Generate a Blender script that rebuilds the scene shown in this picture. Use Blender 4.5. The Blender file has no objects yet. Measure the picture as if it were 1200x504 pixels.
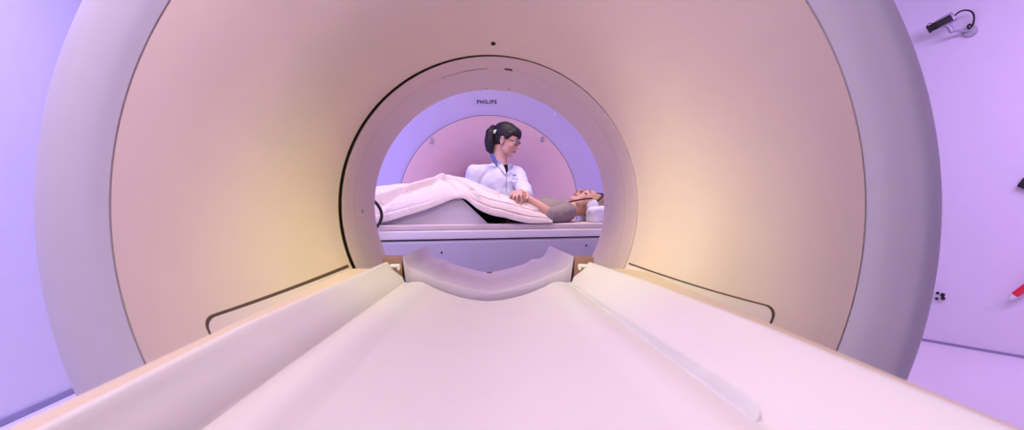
import bpy, bmesh, math, random
from mathutils import Vector, Matrix, noise
random.seed(4)
PI = math.pi
SC = bpy.context.scene
COL = SC.collection
F = 600.0                      # focal length in pixels (1200 wide)
AX = 1.10                      # height of the bore axis above the floor
CAM = Vector((0, 0, AX))

# ------------------------------------------------------------------ materials
def mat(name, col, rough=0.5, metal=0.0, var=0.04, nscale=12.0, bump=0.0, bscale=200.0,
        spec=0.5, emit=None, estr=0.0, coat=0.0, weave=False):
    m = bpy.data.materials.new(name); m.use_nodes = True
    nt = m.node_tree; b = nt.nodes['Principled BSDF']
    b.inputs['Roughness'].default_value = rough
    b.inputs['Metallic'].default_value = metal
    b.inputs['Specular IOR Level'].default_value = spec
    b.inputs['Coat Weight'].default_value = coat
    tc = nt.nodes.new('ShaderNodeTexCoord')
    n = nt.nodes.new('ShaderNodeTexNoise'); n.inputs['Scale'].default_value = nscale
    n.inputs['Detail'].default_value = 4
    nt.links.new(tc.outputs['Object'], n.inputs['Vector'])
    r = nt.nodes.new('ShaderNodeValToRGB')
    r.color_ramp.elements[0].position = .3; r.color_ramp.elements[1].position = .7
    r.color_ramp.elements[0].color = tuple(c*(1-var) for c in col)+(1,)
    r.color_ramp.elements[1].color = tuple(min(1, c*(1+var)) for c in col)+(1,)
    nt.links.new(n.outputs['Fac'], r.inputs['Fac'])
    nt.links.new(r.outputs['Color'], b.inputs['Base Color'])
    if bump:
        if weave:
            t = nt.nodes.new('ShaderNodeTexVoronoi')
            src = t.outputs['Distance']
        else:
            t = nt.nodes.new('ShaderNodeTexNoise'); t.inputs['Detail'].default_value = 2
            src = t.outputs['Fac']
        t.inputs['Scale'].default_value = bscale
        nt.links.new(tc.outputs['Object'], t.inputs['Vector'])
        bp = nt.nodes.new('ShaderNodeBump'); bp.inputs['Strength'].default_value = bump
        bp.inputs['Distance'].default_value = 0.004
        nt.links.new(src, bp.inputs['Height'])
        nt.links.new(bp.outputs['Normal'], b.inputs['Normal'])
    if emit:
        b.inputs['Emission Color'].default_value = tuple(emit)+(1,)
        b.inputs['Emission Strength'].default_value = estr
    return m

M = dict(
    cream=mat('cream_plastic', (.80, .625, .575), .42, var=.015, bump=.03, bscale=900),
    cover=mat('pale_cover_plastic', (.82, .67, .68), .45, var=.012),
    ring=mat('pale_grey_plastic', (.65, .60, .73), .45, var=.012, bump=.03, bscale=900),
    tube=mat('bore_plastic', (.74, .57, .54), .5, var=.015),
    tray=mat('white_composite', (.90, .84, .83), .38, var=.01, bump=.03, bscale=700),
    beam=mat('tan_plastic', (.82, .66, .48), .5, var=.015),
    cradle=mat('lilac_grey_plastic', (.62, .53, .65), .5, var=.02),
    block=mat('shaded_tan_plastic', (.38, .20, .17), .55),  # tan plastic with its shade put into the colour
    tjoint=mat('bore_joint', (.50, .38, .36), .6),
    black=mat('black_rubber', (.012, .008, .010), .6),
    seam=mat('grey_seam_rubber', (.20, .16, .18), .7),
    bseam=mat('brown_seam_rubber', (.10, .055, .045), .7),
    wall_l=mat('violet_painted_wall', (.70, .68, .78), .8, var=.01, bump=.05, bscale=300),
    wall=mat('white_painted_wall', (.80, .74, .80), .8, var=.01, bump=.05, bscale=300),
    floor=mat('pale_vinyl_floor', (.90, .84, .85), .42, var=.03, nscale=60),
    ceil=mat('ceiling_paint', (.8, .78, .8), .85, var=.01),
    base=mat('blue_grey_skirting', (.30, .28, .42), .5),
    mrcream=mat('pink_cream_plastic', (.84, .57, .52), .5, var=.01),
    mrring=mat('pale_blue_grey_plastic', (.56, .49, .64), .45, var=.01),
    ink=mat('dark_blue_print', (.02, .02, .06), .5),
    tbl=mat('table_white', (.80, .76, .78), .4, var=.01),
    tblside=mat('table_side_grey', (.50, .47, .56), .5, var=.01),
    pad=mat('beige_pad', (.74, .62, .58), .6, var=.02),
    foam=mat('grey_white_foam', (.74, .68, .70), .7, var=.02, bump=.1, bscale=400),
    blanket=mat('waffle_blanket', (.84, .72, .66), .95, var=.03, bump=.7, bscale=170, spec=.1, weave=True),
    sheet=mat('folded_sheet', (.80, .66, .66), .9, var=.03, bump=.2, bscale=200, spec=.1),
    skin=mat('skin', (.66, .37, .29), .5, var=.06, nscale=25),
    skinp=mat('skin_warm', (.70, .40, .28), .5, var=.06, nscale=25),
    hair=mat('dark_hair', (.008, .004, .006), .55, var=.3, nscale=90, bump=.6, bscale=160),
    blond=mat('blond_hair', (.50, .33, .13), .5, var=.25, nscale=90, bump=.6, bscale=160),
    coat=mat('white_coat', (.72, .73, .84), .85, var=.02, bump=.15, bscale=90, spec=.1),
    collar=mat('blue_collar', (.10, .14, .42), .8),
    dark=mat('black_cloth', (.012, .012, .014), .9, spec=.1),
    trous=mat('white_trousers', (.7, .7, .78), .9, spec=.1),
    shoe=mat('white_clog', (.75, .75, .78), .5),
    shirt=mat('grey_brown_shirt', (.32, .26, .235), .9, var=.05, bump=.3, bscale=60, spec=.1),
    pillow=mat('white_pillow', (.80, .78, .84), .9, var=.02, bump=.2, bscale=60, spec=.1),
    white=mat('white_plastic', (.82, .8, .82), .35),
    lens=mat('glasses_frame', (.012, .008, .012), .45),
    lip=mat('lips', (.42, .12, .11), .5),
    eye=mat('eyeball', (.8, .78, .76), .2),
    iris=mat('iris', (.03, .02, .015), .2),
    alu=mat('grey_metal', (.45, .42, .48), .4, metal=.4),
    red=mat('red_plastic', (.85, .02, .06), .4),
    brow=mat('brow_hair', (.03, .02, .02), .8),
    pearl=mat('pearl_white', (.8, .85, .75), .3),
)

# ------------------------------------------------------------------ helpers
def link_mesh(name, bm, m, parent=None, smooth=True, angle=40, mats=None):
    me = bpy.data.meshes.new(name)
    bmesh.ops.recalc_face_normals(bm, faces=bm.faces)
    bm.to_mesh(me); bm.free()
    for x in (mats or [m]): me.materials.append(x)
    o = bpy.data.objects.new(name, me); COL.objects.link(o)
    if smooth:
        me.polygons.foreach_set('use_smooth', [True]*len(me.polygons))
        me.set_sharp_from_angle(angle=math.radians(angle))
    if parent is not None:
        o.parent = parent
        if parent.type == 'EMPTY':
            o.matrix_parent_inverse = Matrix.Translation(-parent.location)
    return o

def thing(name, label, cat, loc, group=None):
    o = bpy.data.objects.new(name, None); COL.objects.link(o)
    o.location = loc; o.empty_display_size = .1
    tag(o, label, cat, group); return o

def tag(o, label, cat, group=None):
    o['label'] = label; o['category'] = cat
    if group: o['group'] = group
    return o

def struct(o): o['kind'] = 'structure'; return o

def revolve(bm, prof, segs=256, cx=0.0, cz=0.0, closed=True, a0=0, a1=2*PI):
    full = abs(a1-a0-2*PI) < 1e-6
    n = segs if full else segs+1
    rings = []
    for i in range(n):
        a = a0+(a1-a0)*i/segs
        rings.append([bm.verts.new((cx+R*math.cos(a), d, AX+cz+R*math.sin(a))) for R, d in prof])
    K = len(prof); kk = K if closed else K-1
    for i in range(segs):
        A = rings[i]; B = rings[(i+1) % n]
        for k in range(kk):
            bm.faces.new((A[k], A[(k+1) % K], B[(k+1) % K], B[k]))
    return bm

def smooth_prof(pts, n=8):
    """Catmull-Rom through (R, d) points"""
    P = [Vector(p) for p in pts]; P = [2*P[0]-P[1]]+P+[2*P[-1]-P[-2]]
    out = []
    for i in range(1, len(P)-2):
        for k in range(n):
            t = k/n
            a, b, c, d = P[i-1], P[i], P[i+1], P[i+2]
            out.append(.5*((2*b)+(c-a)*t+(2*a-5*b+4*c-d)*t*t+(3*b-a-3*c+d)*t**3))
    out.append(P[-2]); return [tuple(v) for v in out]

def box(bm, c, s, rot=None, bev=0.0, seg=2):
    b2 = bmesh.new(); bmesh.ops.create_cube(b2, size=1)
    bmesh.ops.scale(b2, vec=s, verts=b2.verts)
    if bev: bmesh.ops.bevel(b2, geom=b2.edges[:], offset=bev, segments=seg, affect='EDGES', profile=.6)
    if rot is not None: bmesh.ops.transform(b2, matrix=rot.to_4x4(), verts=b2.verts)
    bmesh.ops.translate(b2, vec=c, verts=b2.verts)
    merge(bm, b2); return bm

def merge(bm, b2):
    me = bpy.data.meshes.new('t'); b2.to_mesh(me); b2.free(); bm.from_mesh(me); bpy.data.meshes.remove(me)

def frame_to(d):
    d = Vector(d).normalized(); return d.to_track_quat('Z', 'Y').to_matrix()

def cyl(bm, p0, p1, r0, r1=None, seg=32, bev=0.0):
    r1 = r0 if r1 is None else r1
    p0 = Vector(p0); p1 = Vector(p1); L = (p1-p0).length
    b2 = bmesh.new()
    bmesh.ops.create_cone(b2, cap_ends=True, segments=seg, radius1=r0, radius2=r1, depth=L)
    if bev:
        es = [e for e in b2.edges if abs(e.verts[0].co.z-e.verts[1].co.z) < 1e-6]
        bmesh.ops.bevel(b2, geom=es, offset=bev, segments=2, affect='EDGES')
    bmesh.ops.transform(b2, matrix=Matrix.Translation((p0+p1)/2) @ frame_to(p1-p0).to_4x4(), verts=b2.verts)
    merge(bm, b2); return bm

def ell(bm, c, r, rot=None, seg=24):
    b2 = bmesh.new(); bmesh.ops.create_uvsphere(b2, u_segments=seg, v_segments=max(8, seg//2), radius=1)
    bmesh.ops.scale(b2, vec=r if hasattr(r, '__len__') else (r, r, r), verts=b2.verts)
    if rot is not None: bmesh.ops.transform(b2, matrix=rot.to_4x4(), verts=b2.verts)
    bmesh.ops.translate(b2, vec=c, verts=b2.verts); merge(bm, b2); return bm

def cap(bm, p0, p1, r0, r1=None, seg=20):
    r1 = r0 if r1 is None else r1
    ell(bm, p0, r0, seg=seg); ell(bm, p1, r1, seg=seg)
    if (Vector(p1)-Vector(p0)).length > 1e-4: cyl(bm, p0, p1, r0, r1, seg=seg)
    return bm

def tube(bm, pts, r, seg=12, sub=6, caps=True):
    P = [Vector(p) for p in pts]
    if len(P) > 2 and sub > 1:
        Q = [2*P[0]-P[1]]+P+[2*P[-1]-P[-2]]; out = []
        for i in range(1, len(Q)-2):
            for k in range(sub):
                t = k/sub; a, b, c, d = Q[i-1], Q[i], Q[i+1], Q[i+2]
                out.append(.5*((2*b)+(c-a)*t+(2*a-5*b+4*c-d)*t*t+(3*b-a-3*c+d)*t**3))
        out.append(P[-1]); P = out
    rs = r if callable(r) else (lambda t: r)
    up = Vector((0, 0, 1)); rings = []
    for i, p in enumerate(P):
        T = (P[min(i+1, len(P)-1)]-P[max(i-1, 0)]).normalized()
        X = T.cross(up)
        if X.length < .05: X = T.cross(Vector((1, 0, 0)))
        X.normalize(); up = X.cross(T).normalized()
        rr = rs(i/(len(P)-1))
        rings.append([bm.verts.new(p+rr*(math.cos(2*PI*k/seg)*X+math.sin(2*PI*k/seg)*up)) for k in range(seg)])
    for A, B in zip(rings, rings[1:]):
        for k in range(seg): bm.faces.new((A[k], A[(k+1) % seg], B[(k+1) % seg], B[k]))
    if caps: bm.faces.new(rings[0][::-1]); bm.faces.new(rings[-1])
    return bm

def remeshed(name, bm, voxel, m, parent=None, smooth=6, mats=None, disp=None, sf=.5):
    me = bpy.data.meshes.new('tmp'); bmesh.ops.recalc_face_normals(bm, faces=bm.faces); bm.to_mesh(me); bm.free()
    o = bpy.data.objects.new('tmp', me); COL.objects.link(o)
    md = o.modifiers.new('r', 'REMESH'); md.mode = 'VOXEL'; md.voxel_size = voxel
    if smooth:
        s = o.modifiers.new('s', 'SMOOTH'); s.iterations = smooth; s.factor = sf
    dg = bpy.context.evaluated_depsgraph_get()
    ev = o.evaluated_get(dg)
    me2 = bpy.data.meshes.new_from_object(ev)
    bpy.data.objects.remove(o); bpy.data.meshes.remove(me)
    b = bmesh.new(); b.from_mesh(me2); bpy.data.meshes.remove(me2)
    if disp:
        b.normal_update()
        mv = [(v, v.normal*disp(v.co)) for v in b.verts]
        for v, dv in mv: v.co += dv
    return link_mesh(name, b, m, parent, True, 180, mats)

def loft(bm, rows, closed_row=True, caps=True):
    R = [[bm.verts.new(p) for p in r] for r in rows]
    n = len(R[0])
    for A, B in zip(R, R[1:]):
        for k in range(n if closed_row else n-1):
            bm.faces.new((A[k], A[(k+1) % n], B[(k+1) % n], B[k]))
    if caps and closed_row: bm.faces.new(R[0][::-1]); bm.faces.new(R[-1])
    return bm

def interp(x, tab):
    tab = sorted(tab)
    if x <= tab[0][0]: return tab[0][1]
    for (a, va), (b, vb) in zip(tab, tab[1:]):
        if x <= b: return va+(vb-va)*(x-a)/(b-a)
    return tab[-1][1]

def cinterp(x, tab):
    tab = sorted(tab)
    if x <= tab[0][0]: return tab[0][1]
    if x >= tab[-1][0]: return tab[-1][1]
    for i in range(len(tab)-1):
        a, b = tab[i], tab[i+1]
        if x <= b[0]:
            p = tab[max(i-1, 0)]; q = tab[min(i+2, len(tab)-1)]
            ma = (b[1]-p[1])/(b[0]-p[0]); mb = (q[1]-a[1])/(q[0]-a[0]); h = b[0]-a[0]; t = (x-a[0])/h
            return (2*t**3-3*t*t+1)*a[1]+(t**3-2*t*t+t)*h*ma+(3*t*t-2*t**3)*b[1]+(t**3-t*t)*h*mb

# ------------------------------------------------------------------ the room
ROOM = [(-2.42, -2.6), (8.11, -2.6), (1.57, 7.0), (-2.42, 7.0)]
HT = 3.0
def wall(name, a, b, m, z0=0, z1=HT, th=.12, off=0):
    a = Vector(a+(0,)); b = Vector(b+(0,)); t = (b-a).normalized(); n = Vector((t.y, -t.x, 0))  # outward
    bm = bmesh.new()
    a2 = a-t*th*(off == 0); b2 = b+t*th*(off == 0)
    q = [a2-n*off, b2-n*off, b2+n*(th if off == 0 else 0), a2+n*(th if off == 0 else 0)]
    loft(bm, [[p+Vector((0, 0, z0)) for p in q], [p+Vector((0, 0, z1)) for p in q]])
    return struct(link_mesh(name, bm, m, smooth=False))
wall('wall_front', ROOM[0], ROOM[1], M['wall'])
wall('wall_right', ROOM[1], ROOM[2], M['wall'])
wall('wall_back', ROOM[2], ROOM[3], M['wall'])
wall('wall_left', ROOM[3], ROOM[0], M['wall_l'])
wall('baseboard_left', ROOM[3], ROOM[0], M['base'], 0, .035, off=.012)
wall('baseboard_right', ROOM[1], ROOM[2], M['base'], 0, .018, off=.012)
def slab(name, z0, z1, m):
    bm = bmesh.new(); q = [(-2.6, -2.8), (8.5, -2.8), (1.8, 7.2), (-2.6, 7.2)]
    loft(bm, [[Vector((x, y, z0)) for x, y in q], [Vector((x, y, z1)) for x, y in q]])
    return struct(link_mesh(name, bm, m, smooth=False))
slab('floor', -.1, 0, M['floor'])
slab('ceiling', HT, HT+.1, M['ceil'])

# ------------------------------------------------------------------ near scanner gantry
G = thing('scanner_gantry', 'huge round cream and pale grey scanner gantry with a flared bore in the foreground', 'scanner', (0, 1.3, 0))
ringp = smooth_prof([(.741, 1.0), (.77, .990), (.80, .986)], 4)[:-1] + \
        smooth_prof([(.80, .986), (.845, .986), (.880, 1.000), (.903, 1.019), (.917, 1.06), (.920, 1.12)], 6) + \
        [(.920, 1.50)] + smooth_prof([(.915, 1.54), (.89, 1.59), (.84, 1.62)], 5)+[(.42, 1.64), (.395, 1.62), (.395, 1.60), (.83, 1.58), (.83, 1.03), (.741, 1.02)]
link_mesh('outer_ring', revolve(bmesh.new(), ringp), M['ring'], G, angle=35)
FL = smooth_prof([(.7365, 1.0005), (.67, 1.012), (.6, 1.032), (.5, 1.072), (.43, 1.122), (.385, 1.18), (.3615, 1.235)], 8)
fl = FL+[(.3625, 1.237)]+[(R+.01, d+.012) for R, d in FL[::-1]]
link_mesh('flared_funnel', revolve(bmesh.new(), fl), M['cream'], G, angle=35)
link_mesh('ring_seam', revolve(bmesh.new(), [(.735, 1.007), (.743, 1.007), (.743, 1.02), (.735, 1.02)]), M['seam'], G)
TC = (.0042, .0005)
TR = .3560
tubep = [(TR+.0006, 1.235), (TR, 1.237)]+[(TR-.0004*k, 1.237+.0318*k) for k in range(1, 11)]
tubep = tubep[:-1]+smooth_prof([(.3530, 1.555), (.3532, 1.567), (.358, 1.59), (.39, 1.62), (.393, 1.64)], 4)
tubep += [(.40, 1.64), (.372, 1.60), (.3592, 1.56), (.3592, 1.239)]
link_mesh('bore_tube', revolve(bmesh.new(), tubep, cx=TC[0], cz=TC[1]), M['tube'], G, angle=35)
link_mesh('bore_gap', revolve(bmesh.new(), [(.3602, 1.2475), (.374, 1.2475), (.374, 1.262), (.3602+.006, 1.262)]), M['black'], G)
def R_d(px):            # flare point that projects to a given pixel radius
    best = min(range(len(FL)-1), key=lambda i: 0 if (FL[i][0]/FL[i][1]*F >= px >= FL[i+1][0]/FL[i+1][1]*F) else abs(FL[i][0]/FL[i][1]*F-px))
    a = FL[best]; b = FL[best+1]; ra = a[0]/a[1]*F; rb = b[0]/b[1]*F
    t = (ra-px)/(ra-rb) if ra != rb else 0
    return a[0]+(b[0]-a[0])*t, a[1]+(b[1]-a[1])*t
def patch(name, grow, off, m, thick=.004):
    """cover let into the bottom of the flare, with rounded upper outer corners"""
    bm = bmesh.new(); rows_t = []; rows_b = []
    N = 60; K = 26
    def bound(u):       # u in -1..1 left to right over the bottom ; returns angle below horizontal
        return u
    radial = [179+(358+grow*1.0-179)*k/K for k in range(K+1)]
    def start(px, side):
        # upper edge: degrees below horizontal
        if side < 0: a = math.radians(24.3+(22.2-24.3)*(px-178)/178)
        else: a = math.radians(23.0+(19.9-23.0)*(px-178)/178)
        a -= grow*(1.5 if side < 0 else .8)/px
        rc = 13; e = px-(358+grow-rc)
        if e > 0: a += (rc-math.sqrt(max(0, rc*rc-e*e)))/px
        return a
    radial = [r for r in radial if r < 344]+[344+grow+14*math.sin(PI/2*i/8) for i in range(9)]
    for px in radial:
        R, d = R_d(px); aL = start(px, -1); aR = start(px, 1); rt = []; rb = []
        s = (R-off*.75)
        for i in range(N+1):
            a = PI+aL+(PI-aL-aR)*i/N
            rt.append(Vector((s*math.cos(a), d-off*.8, AX+s*math.sin(a))))
            rb.append(Vector(((R+.002)*math.cos(a), d+.002, AX+(R+.002)*math.sin(a))))
        rows_t.append(rt); rows_b.append(rb)
    rows = [t+b[::-1] for t, b in zip(rows_t, rows_b)]
    loft(bm, rows)
    return link_mesh(name, bm, m, G, angle=50)
patch('cover_seam', 2.6, .0012, M['bseam'])
patch('bottom_cover', 0, .0045, M['cover'])
bm = bmesh.new(); box(bm, (0, 1.32, .17), (1.35, .5, .34), bev=.03); box(bm, (0, 1.33, .40), (1.2, .42, .3), bev=.03)
link_mesh('gantry_base', bm, M['ring'], G)
def on_flare(px, py, rad, name, m, flat=.45):
    dx, dz = px-572, 240-py; rp = math.hypot(dx, dz); R, d = R_d(rp); a = math.atan2(dz, dx)
    c = Vector((R*math.cos(a), d, AX+R*math.sin(a)))
    R2, d2 = R_d(rp+4); t = Vector((math.cos(a)*(R2-R), d2-d, math.sin(a)*(R2-R))).normalized()
    u = Vector((-math.sin(a), 0, math.cos(a))); n = u.cross(t)
    if n.y > 0: n = -n
    bm = bmesh.new(); cyl(bm, c-n*.004, c+n*.0012, rad, seg=20)
    link_mesh(name, bm, m, G)
on_flare(578, 51, .0058, 'sensor_hole', M['black'])
def on_tube(px, py, w, h, name, m, lift=.0012):   # small mark let into the bore tube wall
    dx, dz = px-572-2, 240-py; rp = math.hypot(dx, dz); a = math.atan2(dz, dx); d = F*.3545/rp
    c = Vector((TC[0]+.3548*math.cos(a), d, AX+TC[1]+.3548*math.sin(a)))
    n = Vector((-math.cos(a), 0, -math.sin(a))); u = Vector((-math.sin(a), 0, math.cos(a)))
    rot = Matrix((u, Vector((0, 1, 0)), n)).transposed()
    bm = bmesh.new(); box(bm, c+n*lift, (w, h, .002), rot, bev=.0008, seg=1)
    link_mesh(name, bm, m, G)
on_tube(596, 81.5, .020, .012, 'laser_window', M['bseam'])
on_tube(597, 103.5, .014, .010, 'laser_window', M['bseam'])
on_tube(571, 103.5, .005, .008, 'laser_window', M['bseam'])
on_tube(424.5, 248, .010, .010, 'laser_window', M['seam'])
on_tube(712, 241, .006, .010, 'laser_window', M['seam'])
# thin service seam along the crown of the tube
bm = bmesh.new(); rows = []
for i in range(25):
    a = math.radians(91-i*21/24.0+0) ; a = PI-a if False else math.radians(91+i*20/24.0)
    w = .0035*math.sin(PI*min(1, .15+i/30.0)); d = 1.333+.012*i/24
    rows.append([Vector((TC[0]+r*math.cos(a), d+s, AX+TC[1]+r*math.sin(a))) for r, s in ((.3543, 0), (.3543, w), (.357, w), (.357, 0))])
loft(bm, rows); link_mesh('tube_seam', bm, M['bseam'], G)
link_mesh('tube_joint', revolve(bmesh.new(), [(.3545, 1.342), (.3545, 1.3436), (.357, 1.3436), (.357, 1.342)], cx=TC[0], cz=TC[1]), M['tjoint'], G)

# ------------------------------------------------------------------ the foreground table bridge (white tray on a tan beam)
B = thing('scanner_table', 'long white trough-shaped table with tan sides running into the near bore', 'scanner table', (0, .75, 0))
XL = [(.15, .288), (.34, .287), (.6, .292), (.95, .272), (1.25, .256)]
XR = [(.15, .336), (.34, .334), (.6, .326), (.95, .296), (1.25, .256)]
def xo(d, s): return interp(d, XL if s < 0 else XR)
def rr(d): return interp(d, [(.3, .240), (.45, .237), (1.25, .198)])
def tray_prof(d):
    out = []
    fr = max(0, (d-.95)/.3)              # 1 at the far end
    for s in (-1, 1):
        x = xo(d, s); r = rr(d)
        k = [(x+.003, -.158), (x+.0035, -.148), (x, -.1425), (x-.006, -.140), (x-.012, -.1412)]
        mx = r+(x-r)*(.45+.10*fr)
        k += [(mx+(x-mx)*.45, -.1475+.0*fr), (mx, -.160), (r+(mx-r)*.35, -.176), (r+.006, -.1895)]
        k += [(r, -.1905), (r-.007, -.1892), (r-.016, -.1880), (r-.028, -.1876), (r-.038, -.1892), (r-.048, -.1935), (r-.060, -.2005), (r-.070, -.2045), (r*.5, -.2165), (r*.34, -.2260), (r*.18, -.2325), (r*.07, -.2348)]
        out.append([(s*a, b) for a, b in k])
    return out[0]+[(0, -.235)]+out[1][::-1]
rows = []
nd = 60
for i in range(nd+1):
    d = 1.25-(1.25-.16)*i/nd
    p = tray_prof(d)
    top = [Vector((x, d, AX+z)) for x, z in p]
    bot = [Vector((x*.985, d, AX+z-.012)) for x, z in p]
    rows.append(top+bot[::-1])
bm = loft(bmesh.new(), rows)
link_mesh('table_trough', bm, M['tray'], B, angle=60)
# guide strip on the right
rows = []
for i in range(81):
    t = 1-(1-i/80)**1.5; d = 1.245-(1.245-.448)*t
    w = .003+.0125*t**1.3
    e = max(0, 1-(1-t)/.03); 
    if t > .93: w *= math.sqrt(max(.01, 1-((t-.93)/.07)**2))
    x0 = rr(d)-.003; h = .0022+.0050*t
    if t > .93: h *= math.sqrt(max(.01, 1-((t-.93)/.07)**2))
    z = -.1895
    pr = [(x0, z-.004), (x0, z+h*.8), (x0+w*.25, z+h), (x0+w*.75, z+h), (x0+w, z+h*.8+.004*w/.0165), (x0+w+.001, z-.004)]
    rows.append([Vector((a, d, AX+b)) for a, b in pr])
link_mesh('guide_strip', loft(bmesh.new(), rows), M['white'], B, angle=60)
for s, px in ((-1, 464.5), (1, 682)):
    bm = bmesh.new(); x = (px-572)*1.249/F; z = AX-73*1.249/F
    cap(bm, (x-s*.006, 1.246, z+.004), (x+s*.012, 1.245, z+.003), .0045); cap(bm, (x-s*.006, 1.246, z+.004), (x-s*.006, 1.246, z-.004), .004)
    link_mesh('latch_tab', bm, M['white'], B)
rows = []
for i in range(41):
    d = .16+(1.215-.16)*i/40; fR = interp(d, sorted((dd, R) for R, dd in FL)) if d > 1.0 else 9
    def lim(x, z):
        r = math.hypot(x, z)
        return (x, z) if r < fR-.004 else (x*math.sqrt(max(.01, (fR-.004)**2-z*z))/abs(x), z)
    zb = interp(d, [(.85, -.42), (1.215, -.270)]); wb = interp(d, [(.85, .27), (1.215, .235)])
    L = .333; Rr = .3690
    pr = [(-xo(d, -1)+.03, -.25), (-xo(d, -1)+.008, -.152), (-L+.010, -.1515), (-L+.003, -.154), (-L, -.160), (-L+.004, -.19)]
    pr += [(-wb, zb), (wb, zb)]
    pr += [(Rr-.004, -.19), (Rr, -.160), (Rr-.003, -.154), (Rr-.010, -.1515), (xo(d, 1)-.008, -.152), (xo(d, 1)-.03, -.25)]
    rows.append([Vector((a, d, AX+b)) for a, b in [lim(*q) for q in pr]])
link_mesh('side_beam', loft(bmesh.new(), rows), M['beam'], B, angle=35)
bm = bmesh.new(); box(bm, (0.01, .52, .37), (.34, .5, .66), bev=.03); box(bm, (0.01, .52, .03), (.6, .66, .06), bev=.015)
link_mesh('pedestal', bm, M['ring'], B)
for s in (-1, 1):
    bm = bmesh.new(); x = s*.2375
    box(bm, (x, 1.292, AX-.173), (.050, .05, .086), bev=.003)
    link_mesh('end_block', bm, M['block'], B)

# cradle bridging the bore behind the tray
K = thing('bore_cradle', 'lilac-grey curved cradle lying across the bottom of the bore behind the white trough', 'cradle', (0, 1.43, 0))
CF = [(-.212, -.128), (-.196, -.1535), (-.170, -.165), (-.145, -.1746), (-.11, -.189), (-.03, -.2105), (0, -.2135)]
CB = [(-.192, -.128), (-.176, -.157), (-.160, -.168), (-.135, -.171), (-.112, -.1856), (-.024, -.208), (0, -.2095)]
CU = [(-.204, -.187), (-.149, -.208), (-.115, -.218), (-.08, -.229), (-.05, -.236), (-.02, -.241), (0, -.242)]
def mirror_fine(P):
    P = smooth_prof(P+[(-x, z) for x, z in P[-2::-1]], 4); return P
rows = []
for d, e in ((1.262, .005), (1.264, .0018), (1.269, 0), (1.35, 0), (1.45, 0), (1.56, 0), (1.60, 0), (1.606, .004)):
    t = min(1, (d-1.262)/.338)
    P = mirror_fine([(a[0]+(b[0]-a[0])*t, a[1]+(b[1]-a[1])*t) for a, b in zip(CF, CB)]); Q_ = mirror_fine(CU)
    rows.append([Vector((x*(1-e), d, AX+z-e)) for x, z in P]+[Vector((x*(1-e), d, AX+z)) for x, z in Q_[::-1]])
link_mesh('cradle_shell', loft(bmesh.new(), rows), M['cradle'], K, angle=40)
bm = bmesh.new(); box(bm, (0.004, 1.58, AX-.2090), (.016, .012, .002), bev=.0005); link_mesh('cradle_notch', bm, M['bseam'], K)
for s in (-1, 1):
    bm = bmesh.new(); box(bm, (s*.115, 1.46, AX-.268), (.05, .2, .1), bev=.004); link_mesh('cradle_foot', bm, M['block'], K)

# ------------------------------------------------------------------ far scanner (magnet) behind the patient
Q = thing('magnet_scanner', 'far round scanner with a lettered pale blue front ring behind the patient', 'scanner', (0, 5.1, 0))
md = 4.3
mp = smooth_prof([(.7535, md), (.80, md-.008), (.92, md-.012), (1.02, md+.0), (1.06, md+.04), (1.075, md+.1)], 6)+[(1.075, 5.9), (1.0, 6.0), (.35, 6.0), (.35, 5.98), (.9, 5.9), (.9, md+.06), (.7535, md+.03)]
link_mesh('front_ring', revolve(bmesh.new(), mp, 192), M['mrring'], Q, angle=35)
mf = smooth_prof([(.7495, md+.001), (.66, md+.03), (.54, md+.09), (.42, md+.19), (.34, md+.30), (.305, md+.42)], 6)+[(.30, 5.98), (.32, 5.98), (.33, md+.42), (.44, md+.23), (.70, md+.05), (.7495, md+.03)]
link_mesh('magnet_funnel', revolve(bmesh.new(), mf, 192), M['mrcream'], Q, angle=35)
link_mesh('funnel_seam', revolve(bmesh.new(), [(.7485, md+.006), (.7545, md+.006), (.7545, md+.02), (.7485, md+.02)], 192), M['black'], Q)
bm = bmesh.new(); box(bm, (0, 5.15, .25), (1.5, 1.5, .5), bev=.04); link_mesh('magnet_base', bm, M['mrring'], Q)
def text(name, s, size, loc, m, parent, ext=.0015, off=0.0, rot=None, bold=.0):
    cu = bpy.data.curves.new(name, 'FONT'); cu.body = s; cu.size = size; cu.extrude = ext; cu.offset = bold
    cu.align_x = 'CENTER'; cu.align_y = 'CENTER'; cu.space_character = 1.2
    o = bpy.data.objects.new('t', cu); COL.objects.link(o)
    dg = bpy.context.evaluated_depsgraph_get()
    me = bpy.data.meshes.new_from_object(o.evaluated_get(dg)); bpy.data.objects.remove(o)
    b = bmesh.new(); b.from_mesh(me)
    xs = [v.co.x for v in b.verts]; w = max(xs)-min(xs)
    bmesh.ops.transform(b, matrix=Matrix.Translation(loc) @ (rot or Matrix.Rotation(PI/2, 4, 'X')), verts=b.verts)
    return link_mesh(name, b, m, parent, smooth=False), w
text('maker_lettering', 'PHILIPS', .044, (-.012, md-.0125, AX+120*md/F), M['ink'], Q, bold=.0016)
# two small round pull fittings near the rim of the funnel
for px, py in ((506.5, 165.5), (634, 165)):
    dx, dz = px-572, 240-py; a = math.atan2(dz, dx); R = .715; d = md+.015
    c = Vector((R*math.cos(a), d, AX+R*math.sin(a)))
    bm = bmesh.new(); cyl(bm, c, c+Vector((0, -.012, 0)), .020, .017, seg=20); 
    f = link_mesh('cover_fitting', bm, M['alu'], Q)
    bm = bmesh.new(); cap(bm, c+Vector((0, -.012, .004)), c+Vector((0, -.03, .024)), .006, .005); cyl(bm, c+Vector((-.02, -.013, -.012)), c+Vector((.02, -.013, -.012)), .004)
    link_mesh('fitting_lever', bm, M['alu'], f)
bm = bmesh.new(); c = Vector(((650-572)*md/F, md-.012, AX+106*md/F)); box(bm, c, (.006, .003, .032), bev=.001); link_mesh('glint_strip', bm, M['white'], Q)  # white strip stands in for a glint of light on the ring

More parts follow.
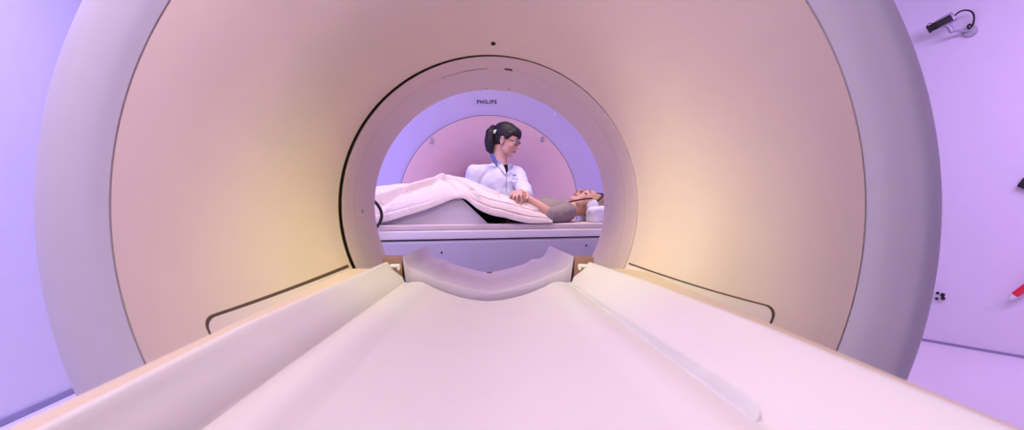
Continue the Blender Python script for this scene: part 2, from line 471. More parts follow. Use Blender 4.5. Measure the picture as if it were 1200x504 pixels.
# ------------------------------------------------------------------ patient table between the scanners (turned about 16 degrees)
U = Vector((.9593, .2823, 0)); V = Vector((-.2823, .9593, 0)); OT = Vector((-.63, 2.8, AX)); Z = Vector((0, 0, 1))
ROTT = Matrix((U, V, Z)).transposed()
def W(px, py, v):
    D = Vector(((px-572)/F, 1, -(py-240)/F)); t = (v+(OT-CAM).dot(V))/D.dot(V); return CAM+D*t
def T(u, v, z): return Vector((OT.x, OT.y, 0))+U*u+V*v+Z*z
PT = thing('patient_table', 'white patient table with beige pad lying crosswise between the two scanners', 'patient table', T(.6, .25, 0))
def tbox(u0, u1, v0, v1, z0, z1, bev=.01, seg=3):
    bm = bmesh.new(); box(bm, T((u0+u1)/2, (v0+v1)/2, (z0+z1)/2), (u1-u0, v1-v0, z1-z0), ROTT, bev, seg); return bm
ZT = AX-.112
link_mesh('pad', tbox(.028, 1.95, 0, .5, ZT-.035, ZT, .012, 4), M['pad'], PT)
link_mesh('table_top', tbox(-.10, 2.05, -.012, .512, ZT-.083, ZT-.0352, .008), M['tbl'], PT)
link_mesh('side_groove', tbox(-.09, 2.04, .002, .498, ZT-.090, ZT-.0832, .0), M['black'], PT)
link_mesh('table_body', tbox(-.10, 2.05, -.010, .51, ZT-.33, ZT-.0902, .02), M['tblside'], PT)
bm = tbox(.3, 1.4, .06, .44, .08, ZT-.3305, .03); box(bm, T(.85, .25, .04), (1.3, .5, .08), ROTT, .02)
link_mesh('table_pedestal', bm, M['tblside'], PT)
for px, py in ((517.5, 296), (687, 287.5)):
    c = W(px, py, -.010); bm = bmesh.new(); cyl(bm, c+V*.004, c-V*.003, .006, seg=16, bev=.001); link_mesh('screw', bm, M['black'], PT)

# knee wedge
v0 = .035
pts = [W(443.5, 264, v0), W(446, 262, v0), W(534, 233.5, v0), W(539, 232.6, v0), W(543, 234.5, v0), W(571.5, 261.5, v0), W(573.5, 264, v0)]
for p in (pts[0], pts[-1]): p.z = ZT
base_uv = [((p-OT).dot(U), p.z) for p in pts]
rows = []
for v, e in ((v0, .002), (v0+.004, 0), (.461, 0), (.465, .002)):
    cu = sum(a for a, _ in base_uv)/len(base_uv); cz = ZT+.07
    rows.append([T(a+(cu-a)*e/.2, v, z+(cz-z)*e/.2 if z > ZT+1e-4 else ZT+.0005) for a, z in base_uv])
wd = link_mesh('knee_wedge', loft(bmesh.new(), rows), M['foam'], angle=30)
tag(wd, 'grey-white foam knee wedge under the blanketed legs on the patient table', 'wedge cushion')

# black hose loop at the foot end
bm = bmesh.new()
tube(bm, [W(405, 243, .05), W(418, 236, .02), W(431, 233.5, -.03), W(439, 236.5, -.035), W(445, 244, -.035), W(447.2, 252, -.035), W(445.5, 260, -.033), W(440.5, 267.5, -.03)], .0088, seg=14)
tag(link_mesh('hose', bm, M['black']), 'thick black hose curving up beside the foot end of the patient table', 'hose')

# ------------------------------------------------------------------ blanket
ST = [(400, 226, 270), (425, 222, 266), (437, 221, 262.5), (455, 220, 258.5), (480, 218, 251), (497, 214.5, 246), (512, 209.8, 240.5), (522, 208.3, 236.5),
      (534, 210.5, 232.5), (545, 214, 233), (560, 220, 245), (575, 225, 251.5), (590, 229, 254.5), (605, 233.5, 258.5), (620, 239, 262), (632, 248, 263.5), (640, 255.5, 264.3), (646, 262, 264.8)]
def uof(px): return (W(px, 240, .0)-OT).dot(U)
tabtop = []; tabhem = []
for px, t, h in ST:
    P1 = W(px, t, .24); tabtop.append(((P1-OT).dot(U), P1.z)); P2 = W(px, h, .012); tabhem.append(((P2-OT).dot(U), max(P2.z, ZT+.004)))
u0 = tabtop[0][0]+.0; u1 = tabhem[-1][0]
NU, NV = 200, 120
RID = [(524, .36, 440, .13, .016, .020), (515, .30, 445, .05, .012, -.012), (500, .5, 430, .34, .02, .012), (528, .34, 562, .07, .013, .014), (533, .42, 590, .22, .014, .012),
       (526, .3, 536, .04, .010, -.012), (560, .45, 620, .2, .016, -.010), (600, .3, 634, .12, .012, .010), (480, .2, 455, .03, .010, .008)]
def blanket_pt(iu, iv):
    f = iu/NU; t = iv/NV
    u = u0+(u1-u0)*f
    top = cinterp(u, tabtop); hem = cinterp(u, tabhem)
    if u > tabtop[-1][0]: top = tabtop[-1][1]
    # cross-section
    v = .008+t*.484
    e = 1-abs(2*t-1)**2.2
    s = e**.55
    z = hem+(top-hem)*s
    # folds
    nz = noise.noise(Vector((u*5, v*9, 1.3)))*.012+noise.noise(Vector((u*13, v*15, 4.1)))*.007
    fold = 0
    for (pa, ta, pb, tb, wd_, amp) in RID:
        ax_, ay_ = uof(pa), ta*.45; bx_, by_ = uof(pb), tb*.45
        L2 = (bx_-ax_)**2+(by_-ay_)**2; q = max(0, min(1, ((u-ax_)*(bx_-ax_)+(t*.45-ay_)*(by_-ay_))/L2))
        dd = math.hypot(u-ax_-(bx_-ax_)*q, t*.45-ay_-(by_-ay_)*q)
        fold += 1.5*amp*math.exp(-(dd/wd_)**2)
    sl = .22+.04*noise.noise(Vector((u*4, 0, 7))); s2 = .50+.10*noise.noise(Vector((u*3, 2, 7)))
    on = min(1, max(0, (u-uof(548))/.08))+.35*min(1, max(0, (uof(520)-u)/.1))
    band = on*(.012*(1-min(1, max(0, (s-sl)/.03)))+.010*(1-min(1, max(0, (s-s2)/.03)))-.012*math.exp(-((s-sl-.03)/.022)**2)-.012*math.exp(-((s-s2-.03)/.022)**2))
    k = min(1, s*1.6)
    z += (nz+fold)*k
    v2 = v-(band+(nz+fold)*.5)*(1 if t < .5 else -1)*.8
    return T(u, v2, max(z, ZT+.0035))
bm = bmesh.new()
top = [[blanket_pt(i, NV*(.5-.5*math.cos(PI*j/NV))) for j in range(NV+1)] for i in range(NU+1)]
rows = []
for i in range(NU+1):
    r = top[i]; rows.append(r+[p-Z*.0035-(V*(.0) if True else 0) for p in r[::-1]])
loft(bm, rows)
tag(link_mesh('blanket', bm, M['blanket'], angle=180), 'crumpled off-white cellular blanket draped over the patient from waist to feet', 'blanket')

# folded pillow under the head
bm = bmesh.new(); 
pc = W(700, 251.5, .25)
ell(bm, pc, (.085, .20, .060), ROTT, 32); ell(bm, pc-Z*.012+U*.05, (.09, .21, .052), ROTT, 32); box(bm, pc+U*.03-Z*.032, (.17, .36, .05), ROTT, .02)
box(bm, W(702.5, 252.5, .10), (.145, .13, .115), ROTT @ Matrix.Rotation(-.12, 3, 'Y'), .03, 4)
pil = remeshed('pillow', bm, .006, M['pillow'], None, 6, disp=lambda c: .007*noise.noise(c*22)+.003*noise.noise(c*45))
for v in pil.data.vertices: v.co.z = max(v.co.z, ZT+.002)
tag(pil, 'white pillow under the head of the lying patient', 'pillow')

# ------------------------------------------------------------------ people
def head(bm, c, R3, s=1.0):
    """head in local frame: +X face, +Z crown"""
    def P(x, y, z): return c+R3@Vector((x, y, z))*s
    def E(x, y, z, a, b, d, rx=0): ell(bm, P(x, y, z), (a*s, b*s, d*s), R3 @ Matrix.Rotation(rx, 3, 'Y'), 28)
    E(-.012, 0, .028, .092, .074, .082)
    E(.030, 0, .022, .060, .064, .070)
    E(.028, 0, -.035, .058, .060, .078)
    E(.046, 0, -.078, .036, .038, .032)
    E(.066, 0, -.098, .020, .022, .016)           # chin
    for y in (-1, 1):
        E(.052, y*.034, -.030, .030, .024, .030)  # cheeks
        E(.030, y*.046, -.072, .034, .016, .024, .5)  # jaw
        E(-.008, y*.074, -.012, .018, .008, .031, -.15)  # ear
        E(-.004, y*.078, -.003, .011, .007, .015)
        E(.078, y*.026, .026, .010, .024, .008)   # brow
        E(.094, y*.010, -.036, .009, .008, .007)  # nostril
    cap(bm, P(.080, 0, .016), P(.111, 0, -.028), .0085*s, .0105*s)
    E(.110, 0, -.031, .0115, .0105, .009)
    E(.084, 0, -.055, .012, .022, .010)
    E(.086, 0, -.062, .0105, .019, .0055)
    E(.084, 0, -.070, .0105, .017, .0058)
    return P

def face_bits(P, R3, s, parent, browm, er=.0125, ex=.0745):
    for y in (-1, 1):
        if er < .01:      # lowered lids
            bm = bmesh.new(); ell(bm, P(ex, y*.031, .003), .0115*s); e = link_mesh('eyelid', bm, M['skinp'], parent)
            bm = bmesh.new(); tube(bm, [P(ex+.003, y*.019, -.003), P(ex+.0105, y*.031, -.005), P(ex+.002, y*.043, -.003)], .0026*s, 8); link_mesh('eyelashes', bm, M['brow'], e)
            bm = bmesh.new(); tube(bm, [P(.083, y*.014, .027), P(.088, y*.028, .033), P(.078, y*.047, .028)], .003*s, 8); link_mesh('eyebrow', bm, browm, parent)
            continue
        bm = bmesh.new(); ell(bm, P(ex, y*.031, .004), er*s); e = link_mesh('eye', bm, M['eye'], parent)
        bm = bmesh.new(); ell(bm, P(ex+er*.8, y*.0315, .002), (.003*s, .0058*s, .0058*s), R3, 16); link_mesh('iris', bm, M['iris'], e)
        bm = bmesh.new(); tube(bm, [P(.083, y*.014, .027), P(.088, y*.028, .033), P(.078, y*.047, .028)], .0026*s, 8); link_mesh('eyebrow', bm, browm, parent)
    bm = bmesh.new(); 
    tube(bm, [P(.084, -.021, -.065), P(.0955, 0, -.0615), P(.084, .021, -.065)], lambda t: (.0015+.0030*math.sin(PI*t))*s, 10)
    tube(bm, [P(.083, -.018, -.068), P(.0935, 0, -.0705), P(.083, .018, -.068)], lambda t: (.0012+.0034*math.sin(PI*t))*s, 10)
    link_mesh('lips', bm, M['lip'], parent)

def hand(bm, wrist, fdir, pnorm, thumb_side, curl=.6, s=1.0, spread=.05):
    """fdir fingers, pnorm palm normal (fingers curl towards it)"""
    fdir = fdir.normalized(); n = (pnorm-fdir*pnorm.dot(fdir)).normalized(); side = fdir.cross(n)*thumb_side
    R3 = Matrix((fdir, side, n)).transposed()
    pc = wrist+fdir*.048*s
    ell(bm, pc, (.050*s, .038*s, .014*s), R3, 20)
    ell(bm, pc+fdir*.02*s, (.030*s, .038*s, .013*s), R3, 20)
    cap(bm, wrist-fdir*.01*s, pc, .021*s, .018*s)
    L = [(.040, .026, .020), (.044, .029, .021), (.041, .027, .020), (.033, .020, .018)]
    for i, (a, b, c) in enumerate(L):
        off = (.0285-i*.0195)*s
        p = pc+fdir*(.040-.004*abs(i-1))*s+side*off
        ang = 0; r = (.0088-.0008*(i == 3))*s
        for k, l in enumerate((a, b, c)):
            ang += curl*(.75, 1.1, .8)[k]+.06*i*curl
            d = (fdir*math.cos(ang)+n*math.sin(ang)+side*spread*(1.5-i)*.5).normalized()
            q = p+d*l*s; cap(bm, p, q, r, r*.9, 12); p = q; r *= .92
    p = wrist+fdir*.022*s+side*.030*s; r = .0115*s
    for l, d in ((.036, fdir*.65+side*.75+n*.25), (.030, fdir*.85+side*.25+n*.5), (.024, fdir*.85-side*.1+n*.6)):
        d = d.normalized(); q = p+d*l*s; cap(bm, p, q, r, r*.9, 12); p = q; r *= .9

# ---- patient, lying on the back, head on the right
PC = thing('person', 'person lying on their back in a grey-brown shirt under the blanket, head on a pillow', 'person', T(.9, .25, ZT))
PC.name = 'person'
v_c = .25
th = math.radians(19)
Fd = (Z*math.cos(th)-U*math.sin(th)); Fd = (Fd-V*.10).normalized()
Up = (U*math.cos(th)+Z*math.sin(th)); Up = (Up-Fd*Up.dot(Fd)).normalized(); Sd = Up.cross(Fd)
RP = Matrix((Fd, Sd, Up)).transposed()
hc = W(687.5, 239.0, .25)
bm = bmesh.new(); P = head(bm, hc, RP, .98)
un = (hc-OT).dot(U)
def J(u, v, z): return T(u, v, z)
uneck = un-.13; ush = un-.20
cap(bm, P(-.012, 0, -.05), J(uneck-.03, v_c, ZT+.080), .050, .056)
ell(bm, J(ush-.07, v_c, ZT+.076), (.16, .155, .072), ROTT, 32)
ell(bm, J(ush-.26, v_c, ZT+.072), (.16, .135, .068), ROTT, 32)
ell(bm, J(ush-.42, v_c, ZT+.074), (.14, .150, .070), ROTT, 32)
for s in (-1, 1):
    cap(bm, J(ush, v_c+s*.05, ZT+.082), J(ush-.015, v_c+s*.15, ZT+.068), .052, .048)
# near arm bent, hand resting on the blanket
sh1 = J(ush-.02, .09, ZT+.064); el1 = W(648, 256.0, .045); el1.z = max(el1.z, ZT+.045); wr1 = W(620.5, 233.5, .10)
cap(bm, sh1, el1, .046, .038); cap(bm, el1, wr1, .036, .023)
sh2 = J(ush-.02, .41, ZT+.072); el2 = W(641, 238, .41); wr2 = W(622, 241, .30)
cap(bm, sh2, el2, .046, .038); cap(bm, el2, wr2, .034, .022)
hip = ush-.46
knee_u = uof(525)+.02
for s in (-1, 1):
    h = J(hip, v_c+s*.085, ZT+.074)
    kn = J(.42, v_c+s*.09, 0); kn.z = ZT+.185+.0; kn.z = cinterp(.42, tabtop)-.085
    an = J(.04, v_c+s*.08, 0); an.z = cinterp(.04, tabtop)-.105
    cap(bm, h, kn, .070, .052); cap(bm, kn, an, .052, .036)
    ell(bm, an-U*.06, (.085, .038, .040), ROTT, 20)
wd1 = (W(606, 231, .10)-wr1)
hand(bm, wr1, W(606, 231.5, .10)-W(620.5, 233.5, .10), V+Z*.25, 1, .85, .88, .02)
hand(bm, wr2, -U, -Z, 1, .3, .9)
bm2 = bm
body = remeshed('body', bm, .0042, M['skinp'], PC, 3, sf=.5)
face_bits(P, RP, .98, PC, M['brow'], .0095, .0755)
# shirt
bm = bmesh.new()
ell(bm, J(ush-.06, v_c, ZT+.076), (.150, .168, .078), ROTT, 32)
ell(bm, J(ush-.26, v_c, ZT+.072), (.17, .145, .074), ROTT, 32)
cap(bm, J(uneck-.045, v_c, ZT+.078), J(uneck-.10, v_c, ZT+.08), .062, .07)
for s in (-1, 1): cap(bm, J(ush, v_c+s*.05, ZT+.082), J(ush-.015, v_c+s*.15, ZT+.070), .060, .056)
cap(bm, sh1, el1+(sh1-el1)*.05, .058, .050); cap(bm, el1, el1+(wr1-el1)*.10, .049, .045)
cap(bm, sh2, el2, .056, .048); cap(bm, el2, el2+(wr2-el2)*.2, .046, .042)
sh = remeshed('shirt', bm, .005, M['shirt'], PC, 5, disp=lambda c: .0045*noise.noise(c*16)+.003*noise.noise(c*38)+.002)
for v in sh.data.vertices: v.co.z = max(v.co.z, ZT+.001)
for v in body.data.vertices: v.co.z = max(v.co.z, ZT+.002)
# trousers
bm = bmesh.new()
ell(bm, J(ush-.44, v_c, ZT+.076), (.15, .162, .074), ROTT, 32)
for s in (-1, 1):
    h = J(hip, v_c+s*.085, ZT+.074); kn = J(.42, v_c+s*.09, cinterp(.42, tabtop)-.085); an = J(.08, v_c+s*.08, cinterp(.08, tabtop)-.105)
    cap(bm, h, kn, .076, .060); cap(bm, kn, an, .060, .045)
tr = remeshed('trousers', bm, .008, M['dark'], PC, 4)
for v in tr.data.vertices: v.co.z = max(v.co.z, ZT+.001)
# hair
bm = bmesh.new()
ell(bm, P(-.020, 0, .040), (.098, .082, .086), RP, 28)
hr = remeshed('hair', bm, .004, M['blond'], PC, 2, disp=lambda c: .003*noise.noise(c*60))
# keep hair off the face
for v in hr.data.vertices:
    q = RP.transposed()@(v.co-hc); q2 = q.copy()
    if q.x > .035: q2.x = .035+(q.x-.035)*.25; 
    v.co = hc+RP@q2
# headset worn by the patient
HS = thing('ear_defenders', 'white ear defenders with a black band on the lying patient', 'headphones', hc-Z*.05)
for s in (-1, 1):
    bm = bmesh.new(); c = P(-.012, -s*.0, 0)
    c = P(.0, s*.088, -.004)
    ell(bm, c, (.036, .024, .044), RP, 28); link_mesh('ear_cup', bm, M['white'], HS)
bm = bmesh.new()
tube(bm, [P(.008, -.094, .02), P(.03, -.094, .07), P(.030, -.06, .112), P(.030, 0, .125), P(.030, .06, .112), P(.03, .094, .07), P(.008, .094, .02)], .0065, 12)
link_mesh('headband', bm, M['black'], HS)
bm = bmesh.new()
tube(bm, [W(694, 232.5, .150), W(685, 233.2, .148), W(675, 235.0, .15), W(665, 237.2, .15), W(656, 238.5, .16), W(648, 236.8, .22), W(640, 234.8, .27), W(633, 234.0, .29)], .0052, 10)
tag(link_mesh('cable', bm, M['black']), 'thin black cable running from the ear defenders down over the patient', 'cable')

# ---- standing assistant behind the table
NC = thing('person', 'person in a white coat with dark ponytail and glasses standing behind the patient table', 'person', Vector((.02, 3.75, 0)))
va = .70
th = math.radians(21)
fx = Vector((.955, -.30, 0)).normalized()
FA = (fx*math.cos(th)-Z*math.sin(th)).normalized(); SA = Z.cross(fx).normalized(); UA = FA.cross(SA).normalized()
RA = Matrix((FA, SA, UA)).transposed()
hca = W(593.5, 163.5, va)
bm = bmesh.new(); PA = head(bm, hca, RA, 1.0)
neck = W(585.5, 193, va+.02)
cap(bm, PA(-.028, 0, -.06), neck, .048, .056)
fb = Vector((.45, -.893, 0)); sb = Vector((.893, .45, 0))      # body facing and its left
RB = Matrix((sb, -fb, Z)).transposed()
ch = W(581, 216, va+.02)
ell(bm, ch+Z*.015, (.160, .105, .14), RB, 32)
ell(bm, ch-Z*.18, (.135, .100, .17), RB, 32)
pel = Vector((ch.x-.01, ch.y, .93)); ell(bm, pel, (.165, .115, .13), RB, 32)
shL = W(556, 202, va-.04); shR = W(606.5, 203.5, va+.06)
for p in (shL, shR): cap(bm, neck-Z*.04, p, .046, .042)
elL = W(548, 238, va-.02); wrL = W(566, 256, va-.12)
elR = W(617.5, 231.5, va-.22); wrR = W(609.5, 225.5, .19)
cap(bm, shL, elL, .047, .037); cap(bm, elL, wrL, .034, .024)
cap(bm, shR, elR, .047, .037); cap(bm, elR, wrR, .034, .024)
for s in (-1, 1):
    h = pel+sb*s*.085-Z*.04; k = h.copy(); k.z = .49; k += fb*.01; a = k.copy(); a.z = .085; a -= fb*.02
    cap(bm, h, k, .080, .054); cap(bm, k, a, .050, .036)
    ell(bm, a+fb*.055-Z*.035, (.042, .12, .040), RB, 20)
hand(bm, wrR, W(603.5, 225.5, .08)-wrR, -Z, 1, .80, 1.05, .16)
hand(bm, wrL, (fb*.3+Vector((.6, 0, -.3))), -Z, 1, .3, .95)
abody = remeshed('body', bm, .0045, M['skin'], NC, 3)
face_bits(PA, RA, 1.0, NC, M['brow'])
# coat
bm = bmesh.new()
ell(bm, ch+Z*.01, (.172, .118, .145), RB, 32)
ell(bm, ch-Z*.10, (.165, .118, .20), RB, 32)
cap(bm, Vector((pel.x, pel.y, .98)), Vector((pel.x, pel.y, .66)), .155, .17, 32)
for p in (shL, shR): cap(bm, neck-Z*.040, p, .052, .050, 24)
cap(bm, shL, elL, .054, .052); cap(bm, elL, wrL+(elL-wrL)*.15, .050, .042)
cap(bm, shR, elR, .054, .050); cap(bm, elR, wrR+(elR-wrR)*.25, .050, .036)
def cd(c): return .009*noise.noise(Vector((c.x*13, c.y*13, c.z*5)))+.006*noise.noise(c*24)+.003
coat = remeshed('lab_coat', bm, .006, M['coat'], NC, 5, disp=cd)
# V neck insert, collar, lapels placed on the coat front by ray casting from the body side
def onfront(px, py, lift=.004, obj=coat):
    """point on the coat surface below a pixel: the garment is wrapped round the torso there"""
    D = Vector(((px-572)/F, 1, -(py-240)/F)).normalized()
    ok, loc, nor, _ = obj.ray_cast(CAM, D)
    if not ok: return W(px, py, va-.1)
    return loc+nor*lift
def ribbon(pxs, width, m, name, parent, lift=.004, th_=.003):
    """strip of cloth lying on the coat between left and right outlines (lists of pixel pairs)"""
    bm = bmesh.new(); rows = []
    for (a, b) in pxs:
        r = []; n = 5
        for k in range(n): 
            t = k/(n-1); r.append(onfront(a[0]+(b[0]-a[0])*t, a[1]+(b[1]-a[1])*t, lift))
        rows.append(r+[p+Vector((0, th_+lift, 0)) for p in r[::-1]])
    loft(bm, rows); return link_mesh(name, bm, m, parent, angle=50)
ribbon([((588.5, 193), (590, 192)), ((589, 196), (594.5, 193.5)), ((590.5, 199), (595, 197)), ((591.5, 202), (594.5, 201)), ((592.5, 204.5), (593.3, 204.3))], 0, M['dark'], 'undershirt', NC, .006)
ribbon([((573.5, 181.5), (577, 179.5)), ((575.5, 186), (580.5, 184)), ((578, 190.5), (582.5, 189)), ((581, 195), (583.3, 194.5))], 0, M['collar'], 'blue_collar', NC, .010)
ribbon([((580, 190), (583.5, 187)), ((583, 195), (588.5, 193)), ((587, 200), (591, 199)), ((590.5, 205), (592.5, 204.5))], 0, M['coat'], 'lapel', NC, .010)
ribbon([((595.5, 192), (599, 191)), ((595.8, 197), (601, 196.5)), ((594.5, 201), (598.5, 202)), ((592.8, 204.8), (594, 206))], 0, M['coat'], 'lapel', NC, .010)
bm = bmesh.new(); tube(bm, [onfront(593, 206+i*4.5, .002) for i in range(5)], .0018, 6); link_mesh('placket', bm, M['seam'], NC)
bm = bmesh.new()
tube(bm, [onfront(599.5, 203.5), onfront(601.5, 206), onfront(603, 204), onfront(603.6, 207), onfront(605.5, 205)], .0014, 6, 3)
tube(bm, [onfront(600.5, 208.5), onfront(603, 209.6), onfront(606, 210.2), onfront(608, 210)], .0013, 6, 3)
link_mesh('pocket_embroidery', bm, M['collar'], NC)
bm = bmesh.new(); tube(bm, [onfront(597.5, 212.5, .003), onfront(602, 213.5, .003), onfront(608, 213.2, .003)], .0022, 6); link_mesh('pocket_edge', bm, M['coat'], NC)
# trousers, shoes
bm = bmesh.new()
for s in (-1, 1):
    h = pel+sb*s*.085-Z*.1; k = h.copy(); k.z = .49; a = k.copy(); a.z = .12; a -= fb*.02
    cap(bm, h, k, .086, .066); cap(bm, k, a, .064, .058)
remeshed('trousers', bm, .008, M['trous'], NC, 4)
for s in (-1, 1):
    a = pel+sb*s*.085+fb*.035; a.z = .048; bm = bmesh.new(); ell(bm, a, (.052, .135, .044), RB, 24)
    o = link_mesh('clog', bm, M['shoe'], NC)
    for v in o.data.vertices: v.co.z = max(v.co.z, .002)
# hair
bm = bmesh.new()
ell(bm, PA(-.022, 0, .040), (.098, .084, .086), RA, 32)
ell(bm, PA(.030, 0, .062), (.066, .070, .050), RA, 28)
ell(bm, PA(.062, .006, .052), (.034, .054, .030), RA, 24)
ell(bm, PA(-.05, 0, -.005), (.062, .074, .070), RA, 24)
for s in (-1, 1): cap(bm, PA(.030, s*.062, .045), PA(.006, s*.074, .005), .020, .008)
remeshed('hair', bm, .004, M['hair'], NC, 3, disp=lambda c: .0025*noise.noise(Vector((c.x*25, c.y*25, c.z*70))))
hp = [hca]
bm = bmesh.new()
PT_ = [PA(-.095, 0, .045), PA(-.125, 0, .045), W(574.5, 156, va), W(573.5, 165, va), W(574, 174, va), W(577, 180.5, va)]
RRs = [.022, .026, .034, .036, .030, .010]
for (a, ra), (b, rb) in zip(zip(PT_, RRs), zip(PT_[1:], RRs[1:])): cap(bm, a, b, ra, rb)
pt = remeshed('ponytail', bm, .004, M['hair'], NC, 3, disp=lambda c: .004*noise.noise(Vector((c.x*60, c.y*60, c.z*14))))
b_ = bmesh.new(); bm = b_
c0 = W(579.5, 154.5, va-.075); ell(bm, c0, (.008, .008, .014), None, 16); ell(bm, c0+Vector((.008, 0, .010)), .007); link_mesh('hair_tie', bm, M['pearl'], NC)
# glasses
bm = bmesh.new()
for s in (-1, 1):
    c = (.098, s*.031, .000); pts = []
    for k in range(21):
        a = 2*PI*k/20; pts.append(PA(c[0]-.006*abs(math.cos(a))*(1 if s*math.cos(a) > 0 else 0), c[1]+.025*math.cos(a), c[2]+.018*math.sin(a)))
    tube(bm, pts, .0022, 8, 1)
    tube(bm, [PA(.092, s*.056, .006), PA(.06, s*.072, .006), PA(.0, s*.082, .004), PA(-.02, s*.080, -.006)], .0022, 8)
tube(bm, [PA(.098, -.007, .002), PA(.104, 0, .005), PA(.098, .007, .002)], .002, 8)
link_mesh('glasses', bm, M['lens'], NC)
bm = bmesh.new(); ell(bm, PA(-.002, -.084, -.040), .0045); link_mesh('earring', bm, M['pearl'], NC)

# ------------------------------------------------------------------ things on the right wall
WN = Vector((.8264, .5631, 0))       # outward normal of wall_right
def onwall(px, py, out=0.0):
    p0 = Vector((8.11, -2.6, 0)); t = (Vector((1.57, 7.0, 0))-p0).normalized(); n = Vector((t.y, -t.x, 0))
    if n.x < 0: n = -n
    D = Vector(((px-572)/F, 1, -(py-240)/F)); k = ((p0-Vector((0, 0, 0))).dot(n)-out)/(D.x*n.x+D.y*n.y); return CAM+D*k, n
def pw(px, py, out): return onwall(px, py, out)[0]
c, WNN = onwall(1137, 37, 0)
WC = thing('security_camera', 'black and grey security camera on a bracket high on the right wall', 'camera', c)
bm = bmesh.new(); cyl(bm, c, c-WNN*.03, .045, .040, 32, .004); link_mesh('wall_plate', bm, M['alu'], WC)
bm = bmesh.new(); e1 = pw(1115, 36.5, .13)
tube(bm, [c-WNN*.028, e1], .011, 14, 1); cap(bm, e1, pw(1113, 32, .14), .018, .016); cap(bm, pw(1113, 32, .14), pw(1106, 27.5, .155), .016, .014); link_mesh('bracket_arm', bm, M['alu'], WC)
a = pw(1119, 18.5, .15); b = pw(1090, 33.5, .17); ax = (b-a).normalized()
R3 = ax.to_track_quat('X', 'Z').to_matrix()
bm = bmesh.new(); box(bm, a+(b-a)*.34, ((b-a).length*.66, .062, .064), R3, .008); link_mesh('camera_housing', bm, M['alu'], WC)
bm = bmesh.new(); box(bm, a+(b-a)*.48-WNN*.028+Vector((0, -.022, -.008)), ((b-a).length*.62, .03, .046), R3, .006); link_mesh('side_panel', bm, M['black'], WC)
bm = bmesh.new(); p = a+(b-a)*.66; cyl(bm, p, b, .030, .026, 24, .003); cyl(bm, b, b+ax*.016, .030, .032, 24); ll = link_mesh('camera_lens', bm, M['black'], WC)
bm = bmesh.new(); cyl(bm, b+ax*.0161, b+ax*.0185, .022, seg=24); link_mesh('lens_glass', bm, M['alu'], ll)
bm = bmesh.new(); tube(bm, [pw(1086, 32, .17), pw(1088.5, 27.5, .17), pw(1093, 27.5, .17), pw(1097, 30, .17)], .003, 8); link_mesh('sun_guard_wire', bm, M['black'], WC)
bm = bmesh.new(); tube(bm, [a-ax*-.01, pw(1125, 13.5, .13), pw(1133, 12, .10), pw(1139.5, 14.5, .07), pw(1141.5, 21, .05), pw(1140, 29, .03), pw(1136, 33.5, .03), pw(1134, 31, .03), pw(1136, 28.5, .03), pw(1138.5, 30, .025)], .0062, 10); link_mesh('camera_cable', bm, M['black'], WC)

c, _ = onwall(1102, 347, 0)
S = thing('wall_socket', 'small white round outlet with black plugs low on the right wall', 'socket', c)
bm = bmesh.new(); cyl(bm, c, c-WNN*.012, .038, .034, 28, .002); link_mesh('socket_plate', bm, M['white'], S)
for du, dv, r in ((.018, .014, .015), (-.012, .024, .011), (.020, -.014, .014), (-.018, -.022, .010)):
    tt = Vector((-WNN.y, WNN.x, 0))
    bm = bmesh.new(); p = c-WNN*.0125-tt*du+Z*dv; cap(bm, p, p-WNN*.02, r, r*.8); link_mesh('plug', bm, M['black'], S)
# red bar mounted on the wall, leaving the frame
a = pw(1188, 346.5, .07); b = pw(1228, 318, .07)
RB_ = thing('wall_rail', 'red tubular bar with a white tip on the right wall at the photo edge', 'rail', pw(1210, 332, 0))
bm = bmesh.new(); cap(bm, a, b, .021, .026); link_mesh('red_bar', bm, M['red'], RB_)
bm = bmesh.new(); ax2 = (a-b).normalized(); cap(bm, a, a+ax2*.022, .0225, .017); link_mesh('white_tip', bm, M['white'], RB_)
bm = bmesh.new(); m_ = a+(b-a)*.75; m_w = m_+WNN*.0; cyl(bm, m_, m_+WNN*.0705, .012); cyl(bm, m_+WNN*.062, m_+WNN*.0702, .03); link_mesh('rail_bracket', bm, M['alu'], RB_)
bm = bmesh.new(); p = pw(1206, 217, .021); tt = Vector((-WNN.y, WNN.x, 0)); box(bm, p, (.04, .10, .07), Matrix((WNN, tt, Z)).transposed() @ Matrix.Rotation(.5, 3, 'X'), .006)
tag(link_mesh('wall_box', bm, M['black']), 'black box on the right wall, only its corner showing at the photo edge', 'box')

# ------------------------------------------------------------------ lights
def area(name, loc, target, size, power, col, sy=None, spread=PI):
    l = bpy.data.lights.new(name, 'AREA'); l.energy = power; l.color = col; l.size = size
    if sy: l.shape = 'RECTANGLE'; l.size_y = sy
    l.spread = spread
    o = bpy.data.objects.new(name, l); COL.objects.link(o); o.location = loc
    d = Vector(target)-Vector(loc); o.rotation_euler = d.to_track_quat('-Z', 'Y').to_euler(); return o
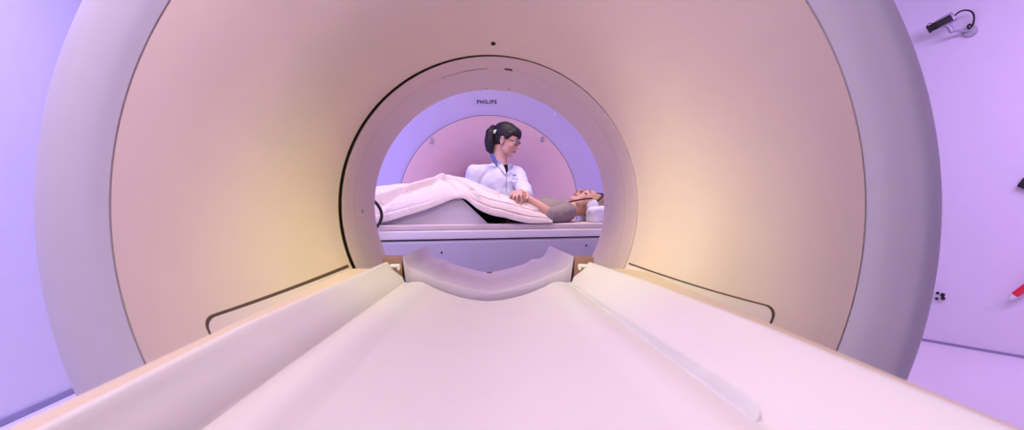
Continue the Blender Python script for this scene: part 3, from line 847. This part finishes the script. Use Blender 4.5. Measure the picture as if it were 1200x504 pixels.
# ceiling lamps, added fill lights, and colour-washing LED strips along the walls
area('key_light_left', (-2.3, -.5, 2.0), (.2, 1.1, 1.0), 1.0, 25, (.84, .70, 1.0), 1.4)  # added key light from the left; the wall has no window
area('ceiling_lamp_front', (-.5, .2, 2.95), (-.05, .6, .8), .9, 40, (1.0, .84, .86), .9)
area('led_strip_left', (-1.7, 1.6, 2.9), (-2.42, 2.7, .6), 2.0, 42, (.42, .37, 1.0), .2, spread=2.2)
area('led_strip_right', (3.2, 1.2, 2.8), (4.4, 3.3, .9), 2.6, 44, (.62, .40, 1.0), .4, spread=2.2)
area('ceiling_lamp_patient', (.5, 3.1, 2.95), (.1, 3.1, .9), .6, 8, (1.0, .82, .78), .5, spread=1.7)
area('table_front_fill', (-.1, 2.1, 2.95), (.0, 3.3, .9), 1.2, 17, (1.0, .70, .84), .4)  # added fill to brighten the front of the patient table
area('led_strip_magnet_left', (-1.8, 3.3, 1.3), (-.80, 4.3, 1.25), .2, 13, (.08, .10, 1.0), 1.8)
area('led_strip_magnet_right', (1.8, 3.5, 1.6), (.8, 4.3, 1.2), .2, 8, (.20, .14, 1.0), 1.8)
for sx in (-1, 1):  # added yellow spots that tint the flare throat, not room fixtures
    l = bpy.data.lights.new('throat_tint_spot', 'SPOT'); l.energy = 150; l.color = (.72, .86, .05); l.spot_size = math.radians(14); l.spot_blend = 1; l.shadow_soft_size = .12
    o = bpy.data.objects.new('throat_tint_spot', l); COL.objects.link(o); o.location = (-sx*.9, -.6, 2.7); o.rotation_euler = (Vector((sx*.38, 1.15, 1.0))-o.location).to_track_quat('-Z', 'Y').to_euler()

w = bpy.data.worlds.new('w'); SC.world = w; w.use_nodes = True
w.node_tree.nodes['Background'].inputs[0].default_value = (.6, .5, .8, 1); w.node_tree.nodes['Background'].inputs[1].default_value = .2

# ------------------------------------------------------------------ camera
cd_ = bpy.data.cameras.new('camera'); cam = bpy.data.objects.new('camera', cd_); COL.objects.link(cam)
cam.location = CAM; cam.rotation_euler = (PI/2, 0, 0)
cd_.sensor_width = 36; cd_.lens = 18; cd_.shift_x = 28/1200; cd_.shift_y = -12/1200; cd_.clip_start = .01
cd_.dof.use_dof = True; cd_.dof.focus_distance = 2.8; cd_.dof.aperture_fstop = 5.6
SC.camera = cam
SC.view_settings.view_transform = 'Standard'; SC.view_settings.look = 'None'
SC.view_settings.exposure = 0.0; SC.view_settings.gamma = 1.0; SC.view_settings.use_curve_mapping = False
